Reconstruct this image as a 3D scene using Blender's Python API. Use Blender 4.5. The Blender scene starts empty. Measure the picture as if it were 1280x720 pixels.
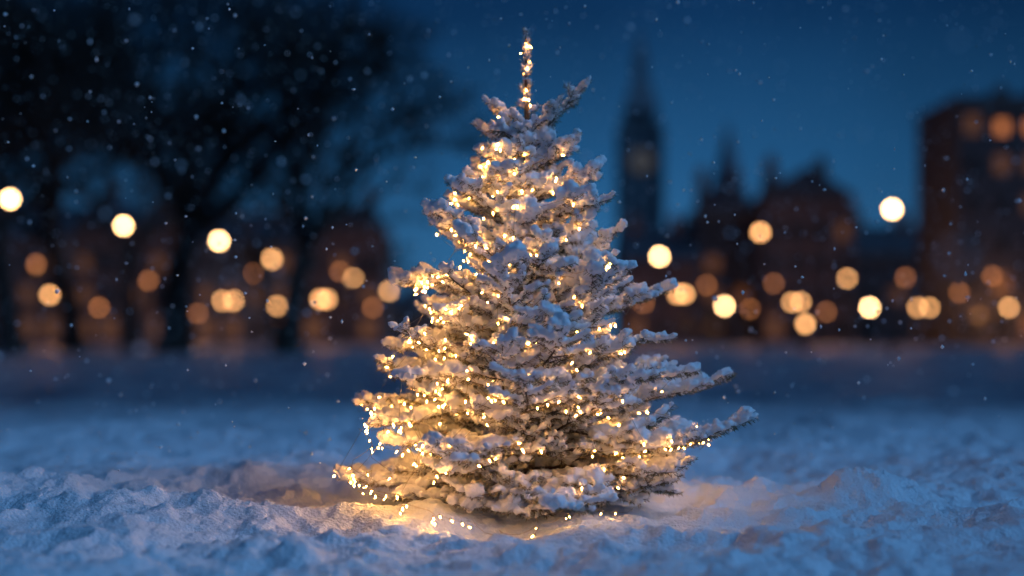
import bpy, math, random
import numpy as np
from mathutils import Vector, kdtree
random.seed(7); rng=np.random.default_rng(7)
sc=bpy.context.scene
sc.view_settings.view_transform='Standard'
sc.view_settings.look='None'
sc.view_settings.exposure=0
COL=sc.collection

# ------------------------------------------------------------ noise helpers
def _h(ix,iy,seed):
    n=(ix.astype(np.int64)*374761393+iy.astype(np.int64)*668265263+seed*1442695041)&0xffffffff
    n=((n^(n>>13))*1274126177)&0xffffffff
    n=n^(n>>16)
    return (n&0xffffff)/float(0xffffff)
def vnoise(x,y,seed=0):
    ix=np.floor(x);iy=np.floor(y);fx=x-ix;fy=y-iy
    fx=fx*fx*fx*(fx*(fx*6-15)+10);fy=fy*fy*fy*(fy*(fy*6-15)+10)
    a=_h(ix,iy,seed);b=_h(ix+1,iy,seed);c=_h(ix,iy+1,seed);d=_h(ix+1,iy+1,seed)
    return (a*(1-fx)+b*fx)*(1-fy)+(c*(1-fx)+d*fx)*fy
def fbm(x,y,o=4,seed=0):
    s=0;a=.5
    for i in range(o):
        s=s+a*(vnoise(x,y,seed+i*17)-.5); ca,sa=.8,.6
        x,y=(x*ca-y*sa)*2.03+5.1,(x*sa+y*ca)*2.03+1.7; a*=.5
    return s
def clods(x,y,seed,pres=.5):
    ix=np.floor(x);iy=np.floor(y);out=np.zeros_like(x)
    for dx in(-1,0,1):
        for dy in(-1,0,1):
            cx=ix+dx;cy=iy+dy
            px=cx+.5+(_h(cx,cy,seed)-.5)*.8;py=cy+.5+(_h(cx,cy,seed+5)-.5)*.8
            r=.25+.45*_h(cx,cy,seed+9)
            on=(_h(cx,cy,seed+13)<pres)*(.4+.6*_h(cx,cy,seed+21))
            d2=((x-px)**2+(y-py)**2)/(r*r)
            out=np.maximum(out,np.maximum(0,1-d2)**.8*r*on)
    return out
def ground_h(x,y):
    r=np.sqrt(x*x+y*y)
    near=1/(1+(np.maximum(r-4,0)/7)**2)
    wx=x+.14*fbm(x*3,y*3,3,91);wy=y+.14*fbm(x*3+9,y*3,3,92)
    h=.26*fbm(x/1.4,y/1.4,3,1)*(.4+.6*near)
    b=np.abs(fbm(wx*1.8,wy*1.8,4,30));h=h+.26*near*(.12-b)
    b2=np.abs(fbm(wx*5.,wy*5.,3,40));h=h+.06*near*(.12-b2)
    msk=np.clip(vnoise(x*1.1+4,y*1.1,77)*2.6-.95,0,1)
    wx2=x+.05*fbm(x*16,y*16,2,191);wy2=y+.05*fbm(x*16+9,y*16,2,192)
    h=h+near*msk*(.070*clods(wx2*5.5,wy2*5.5,50,.45)+.034*clods(wx2*12,wy2*12,60,.5)+.014*clods(wx2*26,wy2*26,66,.5))
    h=h+near*(.018*fbm(x*16,y*16,3,70)+.010*fbm(x*50,y*50,2,80))
    h=h+.12*np.exp(-(((x-1.5)/.22)**2+((y-.02)/.14)**2)**1.5)*(1+1.2*fbm(x*9,y*9,3,5))
    h=h+.04*np.exp(-((x+1.75)**2+(y-.5)**2)/.08)
    far=np.clip((r-14)/60,0,1);h=h*(1-.5*far)
    flat=np.exp(-((x-.05)**2+y*y)/.35); h=h*(1-.5*flat)+.04*flat
    return h

# ------------------------------------------------------------ mesh helpers
class MB:
    def __init__(s): s.v=[];s.f=[];s.m=[]
    def add(s,vs,fs,mi=0):
        o=len(s.v);s.v.extend(vs);s.f.extend([tuple(i+o for i in f) for f in fs]);s.m.extend([mi]*len(fs))
    def box(s,x0,x1,y0,y1,z0,z1,mi=0):
        s.add([(x0,y0,z0),(x1,y0,z0),(x1,y1,z0),(x0,y1,z0),(x0,y0,z1),(x1,y0,z1),(x1,y1,z1),(x0,y1,z1)],
              [(0,3,2,1),(4,5,6,7),(0,1,5,4),(1,2,6,5),(2,3,7,6),(3,0,4,7)],mi)
    def frustum(s,cx,cy,z0,z1,r0,r1,n=4,mi=0,rot=None):
        rot=math.pi/n if rot is None else rot
        vs=[]
        for z,r in((z0,r0),(z1,r1)):
            for i in range(n):
                a=rot+2*math.pi*i/n;vs.append((cx+r*math.cos(a),cy+r*math.sin(a),z))
        fs=[(i,(i+1)%n,n+(i+1)%n,n+i) for i in range(n)]+[tuple(range(n-1,-1,-1)),tuple(range(n,2*n))]
        s.add(vs,fs,mi)
    def tube(s,pts,rad,n=6,mi=0,cap=True):
        pts=[Vector(p) for p in pts];vs=[];k=len(pts)
        ref=Vector((0,0,1))
        for i,p in enumerate(pts):
            t=(pts[min(i+1,k-1)]-pts[max(i-1,0)]).normalized()
            if abs(t.dot(ref))>.95: ref=Vector((1,0,0))
            a=t.cross(ref).normalized();b=t.cross(a)
            for j in range(n):
                an=2*math.pi*j/n;q=p+(a*math.cos(an)+b*math.sin(an))*rad[i];vs.append(tuple(q))
        fs=[(i*n+j,i*n+(j+1)%n,(i+1)*n+(j+1)%n,(i+1)*n+j) for i in range(k-1) for j in range(n)]
        if cap: fs+=[tuple(range(n)),tuple(range(k*n-1,k*n-n-1,-1))]
        s.add(vs,fs,mi)
    def sphere(s,c,r,seg=12,rings=8,mi=0,sz=1):
        vs=[(c[0],c[1],c[2]+r*sz)];
        for i in range(1,rings):
            p=math.pi*i/rings
            for j in range(seg):
                a=2*math.pi*j/seg;vs.append((c[0]+r*math.sin(p)*math.cos(a),c[1]+r*math.sin(p)*math.sin(a),c[2]+r*sz*math.cos(p)))
        vs.append((c[0],c[1],c[2]-r*sz));L=len(vs)-1
        fs=[(0,1+j,1+(j+1)%seg) for j in range(seg)]
        for i in range(rings-2):
            for j in range(seg):
                a=1+i*seg+j;b=1+i*seg+(j+1)%seg;fs.append((a,a+seg,b+seg,b))
        o=1+(rings-2)*seg
        fs+=[(L,o+(j+1)%seg,o+j) for j in range(seg)]
        s.add(vs,fs,mi)
    def obj(s,name,mats,smooth=False,parent=None,loc=None):
        me=bpy.data.meshes.new(name);me.from_pydata(s.v,[],s.f)
        for m in mats: me.materials.append(m)
        me.polygons.foreach_set('material_index',s.m)
        if smooth: me.polygons.foreach_set('use_smooth',[True]*len(s.f))
        me.update();ob=bpy.data.objects.new(name,me);COL.objects.link(ob)
        if parent: ob.parent=parent
        if loc: ob.location=loc
        return ob
def np_mesh(name,V,F,mats,smooth=False,parent=None):
    F=np.asarray(F,dtype=np.int32);k=F.shape[1]
    me=bpy.data.meshes.new(name)
    me.vertices.add(len(V));me.vertices.foreach_set('co',np.asarray(V,dtype=np.float32).ravel())
    me.loops.add(F.size);me.loops.foreach_set('vertex_index',F.ravel())
    me.polygons.add(len(F));me.polygons.foreach_set('loop_start',np.arange(0,F.size,k,dtype=np.int32))
    me.polygons.foreach_set('loop_total',np.full(len(F),k,dtype=np.int32))
    if smooth: me.polygons.foreach_set('use_smooth',np.ones(len(F),dtype=bool))
    for m in mats: me.materials.append(m)
    me.update(calc_edges=True);me.validate()
    ob=bpy.data.objects.new(name,me);COL.objects.link(ob)
    if parent: ob.parent=parent
    return ob
def empty(name,loc=(0,0,0)):
    e=bpy.data.objects.new(name,None);COL.objects.link(e);e.location=loc;return e

# ------------------------------------------------------------ materials
def mat(name,col=(.5,.5,.5),rough=.7,noise=None,bump=None,spec=.4,metal=0,emit=None,estr=0,sample=True):
    m=bpy.data.materials.new(name);m.use_nodes=True;nt=m.node_tree;b=nt.nodes['Principled BSDF']
    b.inputs['Base Color'].default_value=(*col,1);b.inputs['Roughness'].default_value=rough
    b.inputs['Specular IOR Level'].default_value=spec;b.inputs['Metallic'].default_value=metal
    tc=nt.nodes.new('ShaderNodeTexCoord')
    if noise:
        sc_,col2=noise;n=nt.nodes.new('ShaderNodeTexNoise');n.inputs['Scale'].default_value=sc_;n.inputs['Detail'].default_value=3
        nt.links.new(tc.outputs['Object'],n.inputs['Vector'])
        r=nt.nodes.new('ShaderNodeValToRGB');r.color_ramp.elements[0].position=.35;r.color_ramp.elements[1].position=.65
        r.color_ramp.elements[0].color=(*col,1);r.color_ramp.elements[1].color=(*col2,1)
        nt.links.new(n.outputs['Fac'],r.inputs['Fac']);nt.links.new(r.outputs['Color'],b.inputs['Base Color'])
    if bump:
        sc_,st,di=bump;n=nt.nodes.new('ShaderNodeTexNoise');n.inputs['Scale'].default_value=sc_;n.inputs['Detail'].default_value=1
        nt.links.new(tc.outputs['Object'],n.inputs['Vector'])
        bp=nt.nodes.new('ShaderNodeBump');bp.inputs['Strength'].default_value=st;bp.inputs['Distance'].default_value=di
        nt.links.new(n.outputs['Fac'],bp.inputs['Height']);nt.links.new(bp.outputs['Normal'],b.inputs['Normal'])
    if emit:
        b.inputs['Emission Color'].default_value=(*emit,1);b.inputs['Emission Strength'].default_value=estr
    if not sample: m.cycles.emission_sampling='NONE'
    return m
M_snow=mat('snow_fluffy',(.92,.93,.95),.65,bump=(240,.7,.004),spec=.3)
M_bark=mat('bark',(.05,.035,.025),.9,noise=(12,(.11,.08,.055)))
M_darkbark=mat('bark_dark',(.02,.016,.013),.9,noise=(3,(.04,.032,.026)))
M_metal=mat('painted_iron',(.02,.022,.025),.45,noise=(9,(.035,.035,.038)),spec=.5)
M_brick=mat('brick_wall',(.14,.065,.05),.85,noise=(1.2,(.21,.11,.08)))
M_stone=mat('stone_wall',(.15,.11,.09),.85,noise=(.8,(.22,.17,.14)))
M_dark=mat('slate_wall',(.05,.05,.055),.85,noise=(.8,(.08,.075,.08)))
M_tower=mat('tower_stone_hazed',(.11,.13,.15),.85,noise=(.5,(.15,.17,.19)))  # bluish tone puts distance haze into the stone colour
M_troof=mat('tower_lead_roof_hazed',(.14,.17,.20),.7,noise=(.5,(.18,.21,.25)))  # paler and bluer than the house roofs, distance haze in the colour
M_roof=mat('slate_roof',(.03,.035,.045),.7,noise=(2,(.06,.06,.075)))
M_trim=mat('stone_trim',(.11,.09,.08),.8,noise=(4,(.15,.13,.11)))
M_glass=mat('window_glass',(.02,.025,.03),.2,noise=(.5,(.03,.035,.04)),spec=.3)
M_winglow=mat('window_added_glow',(.3,.2,.1),.5,noise=(.5,(.35,.22,.1)),emit=(1,.30,.08),estr=.09,sample=False)  # glowing panes added to give the facades their brown lamplit glow
M_winb=mat('window_bright',(.3,.2,.1),.5,noise=(.5,(.35,.22,.1)),emit=(1,.30,.08),estr=.85,sample=False)
def lampmat(n,c,s,sample=True): return mat(n,(.8,.7,.5),.4,emit=c,estr=s,sample=sample)
M_l1=lampmat('lamp_glass_bright',(1,.58,.25),38)
M_l2=lampmat('lamp_glass_medium',(1,.46,.16),12,False)
M_l3=lampmat('lamp_glass_dim',(1,.32,.085),2.8,False)
M_bulb=lampmat('fairy_bulb_glow',(1,.44,.10),125)
M_wire=mat('wire_clear',(.35,.28,.15),.4,noise=(50,(.4,.32,.2)))

# needles with frost attribute
M_need=bpy.data.materials.new('spruce_needles');M_need.use_nodes=True;nt=M_need.node_tree;b=nt.nodes['Principled BSDF']
at=nt.nodes.new('ShaderNodeAttribute');at.attribute_name='frost'
rp=nt.nodes.new('ShaderNodeValToRGB');e=rp.color_ramp.elements
e[0].position=0;e[0].color=(.09,.09,.035,1);e[1].position=1;e[1].color=(.88,.89,.92,1)
k=rp.color_ramp.elements.new(.32);k.color=(.24,.20,.10,1)
k=rp.color_ramp.elements.new(.55);k.color=(.60,.57,.50,1)
nt.links.new(at.outputs['Fac'],rp.inputs['Fac']);nt.links.new(rp.outputs['Color'],b.inputs['Base Color'])
b.inputs['Roughness'].default_value=.6

# ground material
M_gr=bpy.data.materials.new('snow_field');M_gr.use_nodes=True;nt=M_gr.node_tree;b=nt.nodes['Principled BSDF']
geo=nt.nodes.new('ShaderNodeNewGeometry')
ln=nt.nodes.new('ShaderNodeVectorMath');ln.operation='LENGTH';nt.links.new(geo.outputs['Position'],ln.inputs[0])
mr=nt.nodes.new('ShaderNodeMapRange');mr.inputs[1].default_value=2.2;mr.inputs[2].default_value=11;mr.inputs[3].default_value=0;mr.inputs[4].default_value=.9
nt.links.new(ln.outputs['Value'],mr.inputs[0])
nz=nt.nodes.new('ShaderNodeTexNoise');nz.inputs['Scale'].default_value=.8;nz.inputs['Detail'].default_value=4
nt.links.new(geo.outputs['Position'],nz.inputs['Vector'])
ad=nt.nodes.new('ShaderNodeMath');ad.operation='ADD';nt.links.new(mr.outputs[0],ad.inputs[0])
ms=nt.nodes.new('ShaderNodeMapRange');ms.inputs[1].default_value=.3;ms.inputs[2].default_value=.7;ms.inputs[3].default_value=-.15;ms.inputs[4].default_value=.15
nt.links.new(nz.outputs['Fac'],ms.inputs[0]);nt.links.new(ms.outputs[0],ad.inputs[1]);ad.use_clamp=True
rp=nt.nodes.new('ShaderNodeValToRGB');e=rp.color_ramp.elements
e[0].position=.15;e[0].color=(.78,.84,.90,1);e[1].position=1;e[1].color=(.075,.10,.14,1)  # snow colour darkens away from the tree, standing in for weaker light there
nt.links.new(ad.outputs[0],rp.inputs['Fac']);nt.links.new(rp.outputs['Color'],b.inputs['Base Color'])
b.inputs['Roughness'].default_value=.5;b.inputs['Specular IOR Level'].default_value=.4
n1=nt.nodes.new('ShaderNodeTexNoise');n1.inputs['Scale'].default_value=75;n1.inputs['Detail'].default_value=3
nt.links.new(geo.outputs['Position'],n1.inputs['Vector'])
bp=nt.nodes.new('ShaderNodeBump');bp.inputs['Strength'].default_value=.9;bp.inputs['Distance'].default_value=.012
nt.links.new(n1.outputs['Fac'],bp.inputs['Height']);nt.links.new(bp.outputs['Normal'],b.inputs['Normal'])

# ------------------------------------------------------------ ground
def axis(a,b_,d,lo,hi,g):
    c=list(np.arange(a,b_,d));s=d;x=c[-1];R=[]
    while x<hi: s*=g;x+=s;R.append(x)
    s=d;x=a;L=[]
    while x>lo: s*=g;x-=s;L.append(x)
    return np.array(L[::-1]+c+R)
ax=axis(-2.6,2.6,.009,-320,320,1.03);ay=axis(-1.9,2.2,.0105,-60,520,1.028)
X,Y=np.meshgrid(ax,ay);Z=ground_h(X,Y);nx,ny=len(ax),len(ay)
V=np.stack([X.ravel(),Y.ravel(),Z.ravel()],1)
I=np.arange(nx*ny).reshape(ny,nx)
F=np.stack([I[:-1,:-1].ravel(),I[:-1,1:].ravel(),I[1:,1:].ravel(),I[1:,:-1].ravel()],1)
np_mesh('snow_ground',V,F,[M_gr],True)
def gh(x,y): return float(ground_h(np.array([x],float),np.array([y],float))[0])

# ------------------------------------------------------------ christmas tree
TX=.06
tree=empty('christmas_tree',(TX,0,0))
H=1.97
prof_z=[0.0,.10,.20,.36,.50,.73,1.0,1.28,1.50,1.62,1.72,1.78]
prof_r=[.50,.66,.79,.80,.65,.555,.43,.30,.17,.10,.05,.04]
def prof(z): return float(np.interp(z,prof_z,prof_r))
twigs=[]
branches=MB()
tr=[(0,0,-.1),(0.004,0,.5),(-.004,.004,1.0),(.003,0,1.5),(-.002,0,1.78),(-.004,0,H)]
branches.tube(tr,[.036,.03,.022,.013,.007,.003],8)
nv=lambda s:Vector((random.gauss(0,s),random.gauss(0,s),random.gauss(0,s)))
def twig(p,d,L,lvl,up=.0,seg=None):
    n=max(3,int(L/.03));pts=[p.copy()];dd=d.copy();q=p.copy()
    for i in range(n):
        dd=(dd+Vector((0,0,up/n))+nv(.05)).normalized();q=q+dd*(L/n);pts.append(q.copy())
    r0=.0022+.012*L*(.6 if lvl==0 else .35)
    branches.tube(pts,[r0*(1-.75*i/n) for i in range(n+1)],5 if lvl==0 else 3,cap=False)
    for i in range(n): twigs.append((pts[i],pts[i+1],lvl,i/n,L))
    return pts
def bough(z0,az,reach,pitch,curl=None):
    out=Vector((math.cos(az),math.sin(az),0));d=(out*math.cos(pitch)+Vector((0,0,math.sin(pitch)))).normalized()
    L=reach/max(.5,math.cos(pitch+.08))
    pts=twig(Vector((0,0,z0)),d,L,0,up=(.28 if pitch<.5 else .1) if curl is None else curl)
    n=len(pts)-1
    t=.22 if L>.25 else .12
    side=random.choice((-1,1))
    while t<.97:
        i=min(n-1,int(t*n));p=pts[i].lerp(pts[i+1],t*n-i);dirn=(pts[i+1]-pts[i]).normalized()
        sd=dirn.cross(Vector((0,0,1))).normalized()*side
        a=math.radians(random.uniform(35,56))
        dd=(dirn*math.cos(a)+sd*math.sin(a)+Vector((0,0,random.uniform(-.13,.18)))).normalized()
        l=(.05+.42*L*(1-t)**.8*min(1,t*2.6+.15))*random.uniform(.75,1.15);l=min(l,.26)
        sp=twig(p,dd,l,1,up=.15)
        if l>.10:
            m=len(sp)-1;tt=.3
            while tt<.92:
                j=min(m-1,int(tt*m));q=sp[j].lerp(sp[j+1],tt*m-j);dr=(sp[j+1]-sp[j]).normalized()
                s2=dr.cross(Vector((0,0,1))).normalized()*random.choice((-1,1))
                e2=(dr*.75+s2*.6+Vector((0,0,random.uniform(-.15,.2)))).normalized()
                twig(q,e2,random.uniform(.035,.075),2,up=.1);tt+=random.uniform(.24,.36)
        side*=-1;t+=random.uniform(.034,.052)/L*1.15
    return pts
z=.06;wi=0
while z<1.56:
    f=z/1.75
    n=int(round(13-7.5*f));off=random.uniform(0,6.28)
    pitch0=np.interp(z,[.07,.2,.6,1.0,1.35,1.6],[-.08,.0,.08,.20,.42,.66])
    for i in range(n):
        az=off+2*math.pi*i/n+random.gauss(0,.15);pt=pitch0+random.gauss(0,.06)
        zt=z+prof(z)*math.tan(pt)*.9
        R=prof(min(1.78,max(z,zt)))*random.choice([random.uniform(1.0,1.22),random.uniform(.88,1.04),random.uniform(.66,.88)])
        if z<.6 and math.cos(az)<-.5: R=min(R,.74 if z<.3 else .64)
        R=max(R,.06)
        bough(z+random.gauss(0,.012),az,R,pt)
    for i in range(int(5*(1-f))+1):
        bough(z+random.uniform(.01,.05),random.uniform(0,6.28),prof(z)*random.uniform(.45,.70),pitch0+random.uniform(.1,.3))
    z+=np.interp(z,[.07,.5,1.0,1.62],[.086,.115,.118,.098])
for i in range(13):
    bough(.13+random.gauss(0,.015),i*.483+random.gauss(0,.1),random.uniform(.50,.64),-.14+random.gauss(0,.03),.10)
bough(1.46,0.05,.235,.80,.05);bough(1.45,math.pi-.2,.21,.45);bough(1.56,math.pi+.15,.14,.55);bough(1.52,-.3,.12,.7)
for k_ in range(16):
    zz=1.60+k_*.022
    twig(Vector((0,0,zz)),Vector((math.cos(k_*2.4),math.sin(k_*2.4),1.0+k_*.12)).normalized(),random.uniform(.045,.075)*(1-k_*.03),2)
for i in range(9):
    a=1.69+i*.031;twigs.append((Vector((0,0,a)),Vector((-.001,0,a+.031)),3,.5,.2))
branches.obj('trunk_and_branches',[M_bark],True,parent=tree)

# needles
P0=np.array([t[0] for t in twigs]);P1=np.array([t[1] for t in twigs]);lv=np.array([t[2] for t in twigs]);tt=np.array([t[3] for t in twigs]);LL=np.array([t[4] for t in twigs])
sl=np.linalg.norm(P1-P0,axis=1)
dens=np.where((lv==0)&(tt<.35)&(LL>.3),140,760)
cnt=np.maximum(1,(sl*dens).astype(int))
idx=np.repeat(np.arange(len(twigs)),cnt);N=len(idx)
u=rng.random(N)[:,None];base=P0[idx]*(1-u)+P1[idx]*u
T=(P1-P0)/sl[:,None];T=T[idx]
up=np.array([0,0,1.0]);A=np.cross(T,up)+1e-5;A/=np.linalg.norm(A,axis=1)[:,None]+1e-9;B=np.cross(A,T)
ang=rng.random(N)*2*np.pi
Rd=A*np.cos(ang)[:,None]+B*np.sin(ang)[:,None]
fw=rng.uniform(.35,1.0,N)[:,None]
D=T*fw+Rd+rng.normal(0,.12,(N,3));D/=np.linalg.norm(D,axis=1)[:,None]
ln_=rng.uniform(.014,.028,N)[:,None];W=np.cross(D,rng.normal(0,1,(N,3)));W/=np.linalg.norm(W,axis=1)[:,None];w=rng.uniform(.0011,.0018,N)[:,None]
tip=base+D*ln_;mid=base+D*ln_*.5
Vn=np.stack([base,mid+W*w,tip,mid-W*w],1).reshape(-1,3)
Fn=np.arange(4*N).reshape(N,4)
frost=np.clip(.40+.38*Rd[:,2]+.25*tt[idx]+rng.normal(0,.2,N),0,1)
no=np_mesh('needles',Vn,Fn,[M_need],False,parent=tree)
atb=no.data.attributes.new('frost','FLOAT','FACE');atb.data.foreach_set('value',frost.astype(np.float32))

# snow load : many clumps merged by a voxel remesh
import bmesh
bm=bmesh.new();bmesh.ops.create_icosphere(bm,subdivisions=1,radius=1)
iv=np.array([v.co[:] for v in bm.verts]);itf=np.array([[v.index for v in f.verts] for f in bm.faces]);bm.free()
SV=[];SF=[];o=0
def blob(c,d,l,r,h):
    global o
    d=Vector(d).normalized();s=d.cross(Vector((0,0,1)))
    if s.length<.01: s=Vector((1,0,0))
    s.normalize();w_=s.cross(d)
    if w_.z<0: w_=-w_
    Mx=np.array([d*l,s*r,w_*h]);j=1+rng.normal(0,.13,(len(iv),1))
    SV.append((iv*j)@Mx+np.array(c));SF.append(itf+o);o+=len(iv)
for (a,b_,l_,t_,L_) in twigs:
    mid=(a+b_)/2;sg=(b_-a)
    if l_==3:
        blob(mid+nv(.003),sg,.02,random.uniform(.008,.012)*(1-(mid.z-1.69)*1.4),random.uniform(.007,.010));continue
    dens_=float(vnoise(np.array([mid.x*6+3]),np.array([(mid.y+mid.z*1.7)*6]),11)[0])
    if l_==0 and t_<.3 and L_>.3: continue
    steep=abs(sg.normalized().z);zc=mid.z
    pk=.97 if dens_>.28 else .62
    if zc<.18: pk*=.75
    if random.random()>pk: continue
    k=(.76+.70*dens_)*(1 if zc<1.5 else .78)
    if l_==0: r=random.uniform(.017,.027)*k
    elif l_==1: r=random.uniform(.013,.021)*k
    else: r=random.uniform(.010,.016)*k
    if steep>.75: r*=.65
    c=mid+Vector((0,0,.004+r*.5))+nv(.003)
    blob(c,sg,sg.length*.6+r*.4,r,r*.88)
    if dens_>.44 and l_<=1 and random.random()<.24 and steep<.6 and zc<1.5:
        rr=random.uniform(.025,.048)*(1 if zc<1.2 else .7);blob(c+Vector((0,0,rr*.30))+nv(.006),sg,rr*1.2,rr,rr*.70)
so=np_mesh('snow_load',np.concatenate(SV),np.concatenate(SF),[M_snow],True,parent=tree)
rm=so.modifiers.new('merge','REMESH');rm.mode='VOXEL';rm.voxel_size=.0058;rm.use_smooth_shade=True
tx=bpy.data.textures.new('snowclump','CLOUDS');tx.noise_scale=.026;tx.noise_depth=2
dm=so.modifiers.new('lumps','DISPLACE');dm.texture=tx;dm.strength=.019;dm.mid_level=.5
tx2=bpy.data.textures.new('snowgrain','CLOUDS');tx2.noise_scale=.009;tx2.noise_depth=1
dm=so.modifiers.new('grain','DISPLACE');dm.texture=tx2;dm.strength=.012;dm.mid_level=.5

# ------------------------------------------------------------ fairy lights
fl=empty('fairy_lights',(TX,0,0))
kd=kdtree.KDTree(len(twigs))
for i,t in enumerate(twigs): kd.insert(t[1],i)
kd.balance()
bulbs=MB();wire=MB()
def bulb(p,sc_=1):
    d=(Vector((0,0,-1))+nv(.7)).normalized()
    s=d.orthogonal().normalized();q=s.cross(d);r=random.uniform(.0030,.0041)*sc_;h=random.uniform(.0065,.010)*sc_
    c=p+d*.009
    vs=[tuple(c-d*h*.7)]
    for j in range(4):
        a=j*math.pi/2;vs.append(tuple(c+(s*math.cos(a)+q*math.sin(a))*r-d*h*.3))
    for j in range(4):
        a=j*math.pi/2;vs.append(tuple(c+(s*math.cos(a)+q*math.sin(a))*r*.8+d*h*.25))
    vs.append(tuple(c+d*h))
    fs=[(0,1+(j+1)%4,1+j) for j in range(4)]+[(1+j,1+(j+1)%4,5+(j+1)%4,5+j) for j in range(4)]+[(9,5+j,5+(j+1)%4) for j in range(4)]
    bulbs.add(vs,fs)
    wire.tube([p-d*.006,c-d*h*.6],[.0018,.002],4)
nb=0
def strand(phase,turns,z0,z1,seed,dn=1.,rs=.80,inner=False):
    global nb
    th=0;last=[];tot=turns*2*math.pi
    while th<tot:
        f=th/tot;zc=z0+(z1-z0)*f
        zc+=.05*math.sin(th*1.7+seed)*(1-f)
        r=prof(min(zc,1.76))*(rs+.14*math.sin(th*2.3+seed*2))
        if zc>1.68: r=.02
        a=phase+th
        x=r*math.cos(a);y=r*math.sin(a)
        co,i,dist=kd.find((x,y,zc))
        p=Vector(co);out=Vector((p.x,p.y,0))
        if out.length>.01: out.normalize()
        p=p+out*(0 if inner else random.uniform(.004,.028))+Vector((0,0,random.uniform(-.034,.004)))
        left=1 if p.x<-.02 else 0
        cl=float(vnoise(np.array([a*2.1+seed]),np.array([zc*7.]),7)[0])
        keep=(.70 if left else np.interp(zc,[.3,.55,.8,1.5,1.65],[.60,.28,.18,.3,.9]))*(1.5 if cl>.5 else .35)
        if inner: keep=.9 if left or zc<.5 else .7
        if zc<.16: keep*=.45
        last.append(p)
        if random.random()<keep*dn: bulb(p);nb+=1
        th+=max(.06,random.uniform(.026,.048)/max(r,.06))*(1.4 if inner else 1)
    wire.tube(last,[.0009]*len(last),3,cap=False)
strand(.3,8,.14,1.95,1.0,.76)
strand(2.6,6,.16,1.45,2.7,.66)
strand(4.4,2,.18,.36,4.1,.65)
strand(1.4,9,.16,1.50,5.1,.85,.54,True)
for k_,(az0,az1) in enumerate([(3.3,4.5),(3.1,4.2)]):
    last=[]
    for i in range(60):
        f=i/59;zc=.35+1.1*f+.03*math.sin(i);a=az0+(az1-az0)*(.5+.5*math.sin(f*19+k_*2))
        r=prof(zc)*.9;co,_,_=kd.find((r*math.cos(a),r*math.sin(a),zc));p=Vector(co);out=Vector((p.x,p.y,0)).normalized()
        p=p+out*.018+nv(.01);last.append(p)
        if random.random()<.7: bulb(p);nb+=1
    wire.tube(last,[.0009]*len(last),3,cap=False)
for i in range(9):
    z_=1.66+i*.030;a=i*2.2;bulb(Vector((.016*math.cos(a),.016*math.sin(a),z_)),.8)
last=[]
for i in range(60):
    f=i/59;x=-.66+1.05*f+.03*math.sin(i*.9);y=-.40-.28*math.sin(f*math.pi)+.03*math.sin(i*1.7)
    g=gh(x+TX,y);hh=.012+.05*abs(math.sin(i*.55))*(1-f)+max(0,.10*(.16-f)/.16)+random.uniform(0,.02)
    p=Vector((x,y,g+hh+.012));last.append(p)
    if random.random()<(.55 if f<.45 else .28): bulb(p,.85);nb+=1
wire.tube(last,[.0009]*len(last),3,cap=False)
last=[]
for i in range(26):
    f=i/25;x=-.66+.05*math.sin(i)+.1*f;y=-.30;g=gh(x+TX,y)
    p=Vector((x,y+random.gauss(0,.01),g+.02+(.27-.25*math.sin(f*math.pi))*(1 if f<.5 else .8)));last.append(p)
    if random.random()<.6: bulb(p,.85)
wire.tube(last,[.0009]*len(last),3,cap=False)
print('needles',N,'bulbs',nb)
bulbs.obj('bulbs',[M_bulb],False,parent=fl);wire.obj('wire',[M_wire],True,parent=fl)

# ------------------------------------------------------------ falling snow
n=17000
c=np.stack([rng.uniform(-6,6,n),rng.uniform(-4.6,8,n),rng.uniform(.05,4.5,n)],1)
oc=np.array([[1,0,0],[-1,0,0],[0,1,0],[0,-1,0],[0,0,1],[0,0,-1.0]]);of=np.array([[0,2,4],[2,1,4],[1,3,4],[3,0,4],[2,0,5],[1,2,5],[3,1,5],[0,3,5]])
r=(rng.uniform(.0025,.0068,n)*np.where(c[:,1]<-3,.8,1)*np.where(rng.random(n)<.08,1.5,1))[:,None,None];st=rng.uniform(.5,1.6,(n,6,1))
Vf=(c[:,None,:]+oc[None]*r*st).reshape(-1,3);Ff=(of[None]+6*np.arange(n)[:,None,None]).reshape(-1,3)
np_mesh('falling_snow',Vf,Ff,[M_snow])

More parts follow.
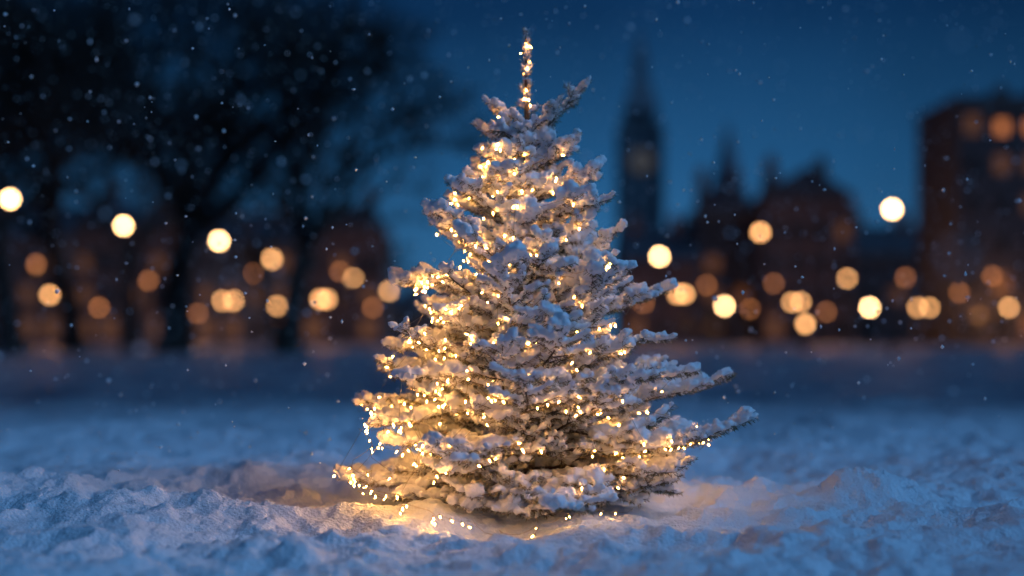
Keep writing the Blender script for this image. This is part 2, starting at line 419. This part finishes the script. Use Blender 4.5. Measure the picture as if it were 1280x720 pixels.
# ------------------------------------------------------------ bare park trees
def bare_tree(loc,Ht,r0,seed,lean=0):
    rd=random.Random(seed);mb=MB()
    def rec(p,d,L,r,lvl):
        n=3 if lvl<4 else 2;pts=[p];q=p;dd=d
        for i in range(n):
            dd=(dd+Vector((rd.gauss(0,.10),rd.gauss(0,.10),rd.gauss(0,.06)+.03))).normalized();q=q+dd*L/n;pts.append(q)
        r1=r*.72
        mb.tube(pts,[r+(r1-r)*i/n for i in range(n+1)],8 if lvl<2 else (5 if lvl<4 else 3),cap=False)
        if lvl>=6:
            for k in range(6):
                a=Vector((rd.gauss(0,1),rd.gauss(0,1),rd.gauss(0,.8)+.2)).normalized();e=(dd*.7+a*.8).normalized()*rd.uniform(.5,1.2)*Ht/16
                s=pts[rd.randint(1,n)];mb.tube([s,s+e*.5+Vector((rd.gauss(0,.05),0,.03)),s+e],[.026,.02,.01],3,cap=False)
            return
        k=3 if rd.random()<.5 else 2
        if lvl==0:k=4
        ph=rd.uniform(0,6.28)
        for i in range(k):
            t=pts[-1] if i<2 else pts[-2] if lvl>0 else pts[-1]
            an=rd.uniform(.30,.76);az=ph+i*2*math.pi/k+rd.gauss(0,.3)
            s=dd.orthogonal().normalized();c_=dd.cross(s);sd=s*math.cos(az)+c_*math.sin(az)
            rec(t,(dd*math.cos(an)+sd*math.sin(an)).normalized(),L*rd.uniform(.68,.86),r1*(.85 if i else .98),lvl+1)
    mb.tube([Vector((0,0,-.3)),Vector((0,0,.1)),Vector((0,0,.7))],[r0*1.6,r0*1.3,r0*1.02],10,cap=False)
    rec(Vector((0,0,.6)),Vector((lean,0,1)).normalized(),Ht*.24,r0,0)
    return mb.obj('bare_tree',[M_darkbark],True,loc=loc)
for (x,y,h,r,s,ln2) in [(-14.2,54,19,.70,3,-.02),(-8.6,49,15,.46,8,.02),(-20,59,18,.48,5,.05),(-19.6,50,18,.46,12,-.05),(-26,64,19,.42,15,0),(-24,46,18,.4,21,0),(-12.5,70,16,.3,33,-.1),(-22,76,20,.4,52,0)]:
    bare_tree((x,y,0),h,r,s,ln2)

# ------------------------------------------------------------ lamps
def street_lamp(x,y,h,m,r=.17,twin=0,light=0):
    e=empty('street_lamp',(x,y,0));mb=MB()
    mb.frustum(0,0,-.1,.35,.17,.13,8);mb.frustum(0,0,.35,h*.5,.06,.05,8);mb.frustum(0,0,h*.5,h-r*1.15,.05,.035,8)
    mb.frustum(0,0,h*.5-.05,h*.5+.05,.08,.08,8)
    gl=MB();heads=[0] if not twin else [-twin/2,twin/2]
    if twin: mb.box(-twin/2,twin/2,-.03,.03,h-r*1.5,h-r*1.4)
    for hx in heads:
        mb.frustum(hx,0,h-r*1.4,h-r*.9,.05,r*.6,8);gl.sphere((hx,0,h),r,12,8)
        mb.frustum(hx,0,h+r*.93,h+r*1.25,r*.5,.02,8)
    mb.obj('post',[M_metal],parent=e);gl.obj('globe',[m],True,parent=e)
    if light:
        l=bpy.data.lights.new('lamp_light','POINT');l.energy=light;l.color=(1,.40,.12);l.shadow_soft_size=.15
        lo=bpy.data.objects.new('lamp_light',l);COL.objects.link(lo);lo.parent=e;lo.location=(0,.4,h-r*1.8)
for x,y,m,r in [(-17.6,44,M_l1,.13),(-16.9,56,M_l1,.14),(-14.8,66,M_l1,.16),(-15.0,83,M_l2,.20),(14.4,48,M_l1,.15),(11.5,60,M_l2,.16),(8.9,80,M_l1,.18)]:
    street_lamp(x,y,5.5,m,r,light=20)
low=[(-22.7,3.05,1,0),(-24.3,4.4,3,0),(-30.4,3.45,2,1.0),(-27.6,2.6,3,0),(-19.0,3.05,2,.8),(-15.7,2.7,2,0),(-12.6,3.15,2,.45),(-10.6,4.55,2,0),(-8.2,3.7,2,0),(-11.5,5.0,3,0),
(8.8,2.9,3,0),(13.0,4.1,3,0),(11.3,3.5,2,.5),(14.2,2.7,1,0),(15.9,2.5,3,0),(19.0,2.95,2,.6),(22.4,4.55,2,0),(23.9,2.6,1,0),(26.3,4.6,3,0),(27.5,2.6,2,.8),(33.2,2.6,2,0),(32.1,4.7,3,0),(-31.8,5.5,3,0),
(-17.2,4.9,3,0),(-21.0,2.2,3,0),(-9.3,2.6,3,0),(-25.8,3.4,3,0),(17.5,4.2,3,0),(21.0,2.3,3,0),(29.9,3.6,3,0)]
for i,(x,h,k_,tw) in enumerate(low):
    s=random.uniform(.90,1.08);m={1:M_l1,2:M_l2,3:M_l3}[k_]
    street_lamp(x*s,95*s-5.83,.7+(h-.7)*s,m,.17,tw*s,light=(270 if i%2==0 else 0))
street_lamp(12.35,54,1.2,M_l2,.13)

# ------------------------------------------------------------ buildings
def building(name,x0,x1,y,h,wall,roof='gable',lit=.5,bright=.03,depth=12,fl_h=2.8,rh=3,snow=False,brightlist=()):
    e=empty(name,((x0+x1)/2,y,0));W=(x1-x0)/2
    wb=MB();wb.box(-W,W,0,depth,-.5,h);wb.obj('walls',[wall],parent=e)
    tb=MB();gb=MB()
    nf=max(1,int(h/fl_h));nwin=max(2,int((x1-x0)/1.9));dx=2*W/nwin
    for f in range(nf):
        zb=f*fl_h+(.9 if f else .5);wh=1.3 if f else 1.8
        for i in range(nwin):
            cx=-W+dx*(i+.5);ww=dx*.46 if f else dx*.6
            p=lit*(1.4 if f==0 else 1.0)
            mi=1 if random.random()<p else 0
            if mi and random.random()<bright: mi=2
            if (f,i) in brightlist: mi=2;ww*=.8;wh=.9
            if f==0 and i==nwin//2:
                tb.box(cx-.55,cx+.55,-.05,-.003,0,2.3,1);continue
            gb.add([(cx-ww/2,-.02,zb),(cx+ww/2,-.02,zb),(cx+ww/2,-.02,zb+wh),(cx-ww/2,-.02,zb+wh)],[(0,1,2,3)],mi)
            t=.1
            tb.box(cx-ww/2-t,cx-ww/2,-.08,-.003,zb-t,zb+wh+t);tb.box(cx+ww/2,cx+ww/2+t,-.08,-.003,zb-t,zb+wh+t)
            tb.box(cx-ww/2,cx+ww/2,-.10,-.003,zb-t,zb);tb.box(cx-ww/2,cx+ww/2,-.08,-.003,zb+wh,zb+wh+t)
            tb.box(cx-.03,cx+.03,-.06,-.022,zb,zb+wh)
            wh=1.3 if f else 1.8
    tb.box(-W-.15,W+.15,-.25,-.003,h-.45,h-.05)
    tb.obj('window_frames_door_and_cornice',[M_trim,M_metal],parent=e);gb.obj('windows',[M_glass,M_winglow,M_winb],parent=e)
    rb=MB()
    if roof=='gable':
        rb.add([(-W-.3,-.3,h+.004),(W+.3,-.3,h+.004),(W+.3,depth+.3,h+.004),(-W-.3,depth+.3,h+.004),(-W-.3,depth/2,h+rh),(W+.3,depth/2,h+rh)],[(0,1,5,4),(2,3,4,5),(0,4,3),(1,2,5),(0,3,2,1)])
    elif roof=='front':
        k=max(1,int((x1-x0)/5));w_=2*W/k
        for i in range(k):
            a=-W+i*w_;b2=a+w_
            rb.add([(a,-.2,h+.004),(b2,-.2,h+.004),((a+b2)/2,-.2,h+rh),(a,depth,h+.004),(b2,depth,h+.004),((a+b2)/2,depth,h+rh)],[(0,1,2),(3,5,4),(0,2,5,3),(1,4,5,2),(0,3,4,1)])
    else:
        rb.box(-W-.1,W+.1,-.1,depth,h+.004,h+.6);rb.box(-W*.3,W*.6,depth*.3,depth*.8,h+.604,h+2.6)
    for cx in (-W*.6,W*.55):
        rb.box(cx-.5,cx+.5,depth*.4,depth*.4+.9,h+.6,h+rh+1.2,1);rb.frustum(cx,depth*.4+.45,h+rh+1.2,h+rh+1.7,.18,.15,8,1)
    rb.obj('roof_and_chimneys',[M_roof,M_brick],parent=e)
building('brick_house',-52,-39,118,9.5,M_brick,'gable',.6)
building('brick_house',-38.9,-28,120,10.5,M_brick,'front',.6)
building('stone_house',-27.9,-19,119,9,M_stone,'gable',.6)
building('brick_house',-18.9,-11.5,121,10.5,M_brick,'front',.6,rh=2.5)
building('stone_house',-11.3,-5,131,3.5,M_stone,'gable',.4,rh=1.5)
building('brick_house',-4.9,8,134,4,M_brick,'gable',.5,rh=2)
building('brick_house',10,16.5,120,7.5,M_brick,'gable',.6)
building('stone_house',16.7,22,122,12.0,M_dark,'front',.32,bright=0,rh=3)
building('brick_house',22.2,30.3,120,13.2,M_brick,'front',.30,bright=0,rh=2.6)
building('stone_house',30.5,38,121,8.0,M_dark,'gable',.5)
building('apartment_building',31.3,54,94,17.0,M_dark,'flat',.10,0,depth=10,rh=.6,brightlist=((5,1),(5,2)))
building('brick_house',55,70,118,11,M_brick,'gable',.5)
building('brick_house',-66,-53,118,11,M_brick,'gable',.5)

def clock_tower(x,y,w,hb,ht):
    e=empty('clock_tower',(x,y,0));s=w/2;q=math.sqrt(2)
    mb=MB();mb.box(-s,s,-s,s,-.5,hb)
    for sx in(-1,1):
        for sy in(-1,1): mb.frustum(sx*s,sy*s,0,hb+1.5,.7,.7,8);mb.frustum(sx*s,sy*s,hb+1.5,hb+4,.7,.03,8)
    for k in range(1,6): mb.box(-s-.2,s+.2,-s-.2,s+.2,hb*k/6-.2,hb*k/6+.2)
    mb.box(-s-.4,s+.4,-s-.4,s+.4,hb-.001,hb+.8)
    mb.box(-s*.8,s*.8,-s*.8,s*.8,hb+.8,hb+5);mb.obj('shaft_and_belfry',[M_tower],parent=e)
    r=MB();r.frustum(0,0,hb+5,hb+11,s*q*.95,s*q*.42);r.frustum(0,0,hb+11,hb+13.5,s*q*.36,s*q*.36);r.frustum(0,0,hb+13.5,ht,s*q*.42,.05)
    r.frustum(0,0,ht-.1,ht+2,.1,.05,6);r.obj('spire',[M_troof],parent=e)
    c_=MB();c_.tube([(0,-s-.35,hb-4),(0,-s-.21,hb-4)],[2.1,2.1],24)
    c_.obj('clock_face',[mat('clock_dial',(.4,.34,.22),.5,emit=(1,.45,.15),estr=.03,sample=False)],parent=e)
    h_=MB();h_.box(-.1,.1,-s-.42,-s-.36,hb-4,hb-2.4);h_.box(0.11,1.1,-s-.42,-s-.36,hb-4.1,hb-3.9)
    for i in range(3): h_.box(-s*.6+i*s*.45,-s*.6+i*s*.45+.6,-s*.8-.05,-s*.8-.003,hb+1.4,hb+4.2)
    h_.obj('hands_and_louvres',[M_metal],parent=e)
clock_tower(22.5,244,6.6,35,55)
def church(x,y,w,ht,hs):
    e=empty('church',(x,y,0));s=w/2
    mb=MB();mb.box(-s,s,-s,s,-.5,ht);mb.box(s+.01,s+12,-s*.8,s*.9,-.5,ht*.55)
    mb.box(-s-.15,s+.15,-s-.15,s+.15,ht-.001,ht+.6);mb.obj('tower_and_nave',[M_tower],parent=e)
    r=MB();r.frustum(0,0,ht+.6,hs,s*1.15,.05,8);a=s+.01;b2=s+12;y0=-s*.8;y1=s*.9;z0=ht*.55
    r.add([(a,y0,z0),(b2,y0,z0),(b2,y1,z0),(a,y1,z0),(a,0,z0+4),(b2,0,z0+4)],[(0,1,5,4),(2,3,4,5),(0,4,3),(1,2,5),(0,3,2,1)])
    r.obj('spire_and_roof',[M_troof],parent=e)
    w_=MB()
    for k in range(3): w_.box(-.4,.4,-s-.05,-s-.003,4+k*5,6.5+k*5)
    w_.obj('windows',[M_glass],parent=e)
church(30.4,194,4.6,20,31);church(36.9,196,4.2,19,27)

# ------------------------------------------------------------ world
w=bpy.data.worlds.new('World');sc.world=w;w.use_nodes=True;nt=w.node_tree;bg=nt.nodes['Background']
tc=nt.nodes.new('ShaderNodeTexCoord');sp=nt.nodes.new('ShaderNodeSeparateXYZ');nt.links.new(tc.outputs['Generated'],sp.inputs[0])
rp=nt.nodes.new('ShaderNodeValToRGB');nt.links.new(sp.outputs['Z'],rp.inputs['Fac']);e=rp.color_ramp.elements
e[0].position=0;e[0].color=(.032,.115,.25,1);e[1].position=1;e[1].color=(.012,.08,.25,1)
for p,cc in[(.06,(.022,.108,.245)),(.12,(.013,.080,.20)),(.22,(.004,.031,.098)),(.35,(.005,.032,.11)),(.6,(.010,.062,.20))]:
    k=rp.color_ramp.elements.new(p);k.color=(*cc,1)
vm=nt.nodes.new('ShaderNodeVectorMath');vm.operation='DOT_PRODUCT';vm.inputs[1].default_value=(.07,.995,.06);nt.links.new(tc.outputs['Generated'],vm.inputs[0])
m0=nt.nodes.new('ShaderNodeMapRange');m0.inputs[1].default_value=.92;m0.inputs[2].default_value=1.0;m0.inputs[3].default_value=.45;m0.inputs[4].default_value=1.18
nt.links.new(vm.outputs['Value'],m0.inputs[0])
nz=nt.nodes.new('ShaderNodeTexNoise');nz.inputs['Scale'].default_value=3.0;nz.inputs['Detail'].default_value=3;nt.links.new(tc.outputs['Generated'],nz.inputs['Vector'])
m1=nt.nodes.new('ShaderNodeMapRange');m1.inputs[1].default_value=.3;m1.inputs[2].default_value=.7;m1.inputs[3].default_value=.8;m1.inputs[4].default_value=1.2
nt.links.new(nz.outputs['Fac'],m1.inputs[0])
mm=nt.nodes.new('ShaderNodeMath');mm.operation='MULTIPLY';nt.links.new(m1.outputs[0],mm.inputs[0]);nt.links.new(m0.outputs[0],mm.inputs[1])
mx=nt.nodes.new('ShaderNodeVectorMath');mx.operation='SCALE';nt.links.new(rp.outputs['Color'],mx.inputs[0]);nt.links.new(mm.outputs[0],mx.inputs['Scale'])
nt.links.new(mx.outputs[0],bg.inputs['Color']);bg.inputs['Strength'].default_value=1

sl_=bpy.data.lights.new('moon_light','SUN');sl_.energy=1.22;sl_.angle=math.radians(38);sl_.color=(.20,.51,1)
so_=bpy.data.objects.new('moon_light',sl_);COL.objects.link(so_)
so_.rotation_euler=(-Vector((.64,-.26,.58))).to_track_quat('-Z','Y').to_euler()

# ------------------------------------------------------------ camera
cd=bpy.data.cameras.new('camera');cam=bpy.data.objects.new('camera',cd);COL.objects.link(cam)
cam.location=(0,-5.87,.70);cam.rotation_euler=(math.pi/2,0,0)
cd.lens=50;cd.sensor_width=36;cd.shift_y=60/1280;cd.clip_end=2000
cd.dof.use_dof=True;cd.dof.focus_distance=5.48;cd.dof.aperture_fstop=.56
sc.camera=cam
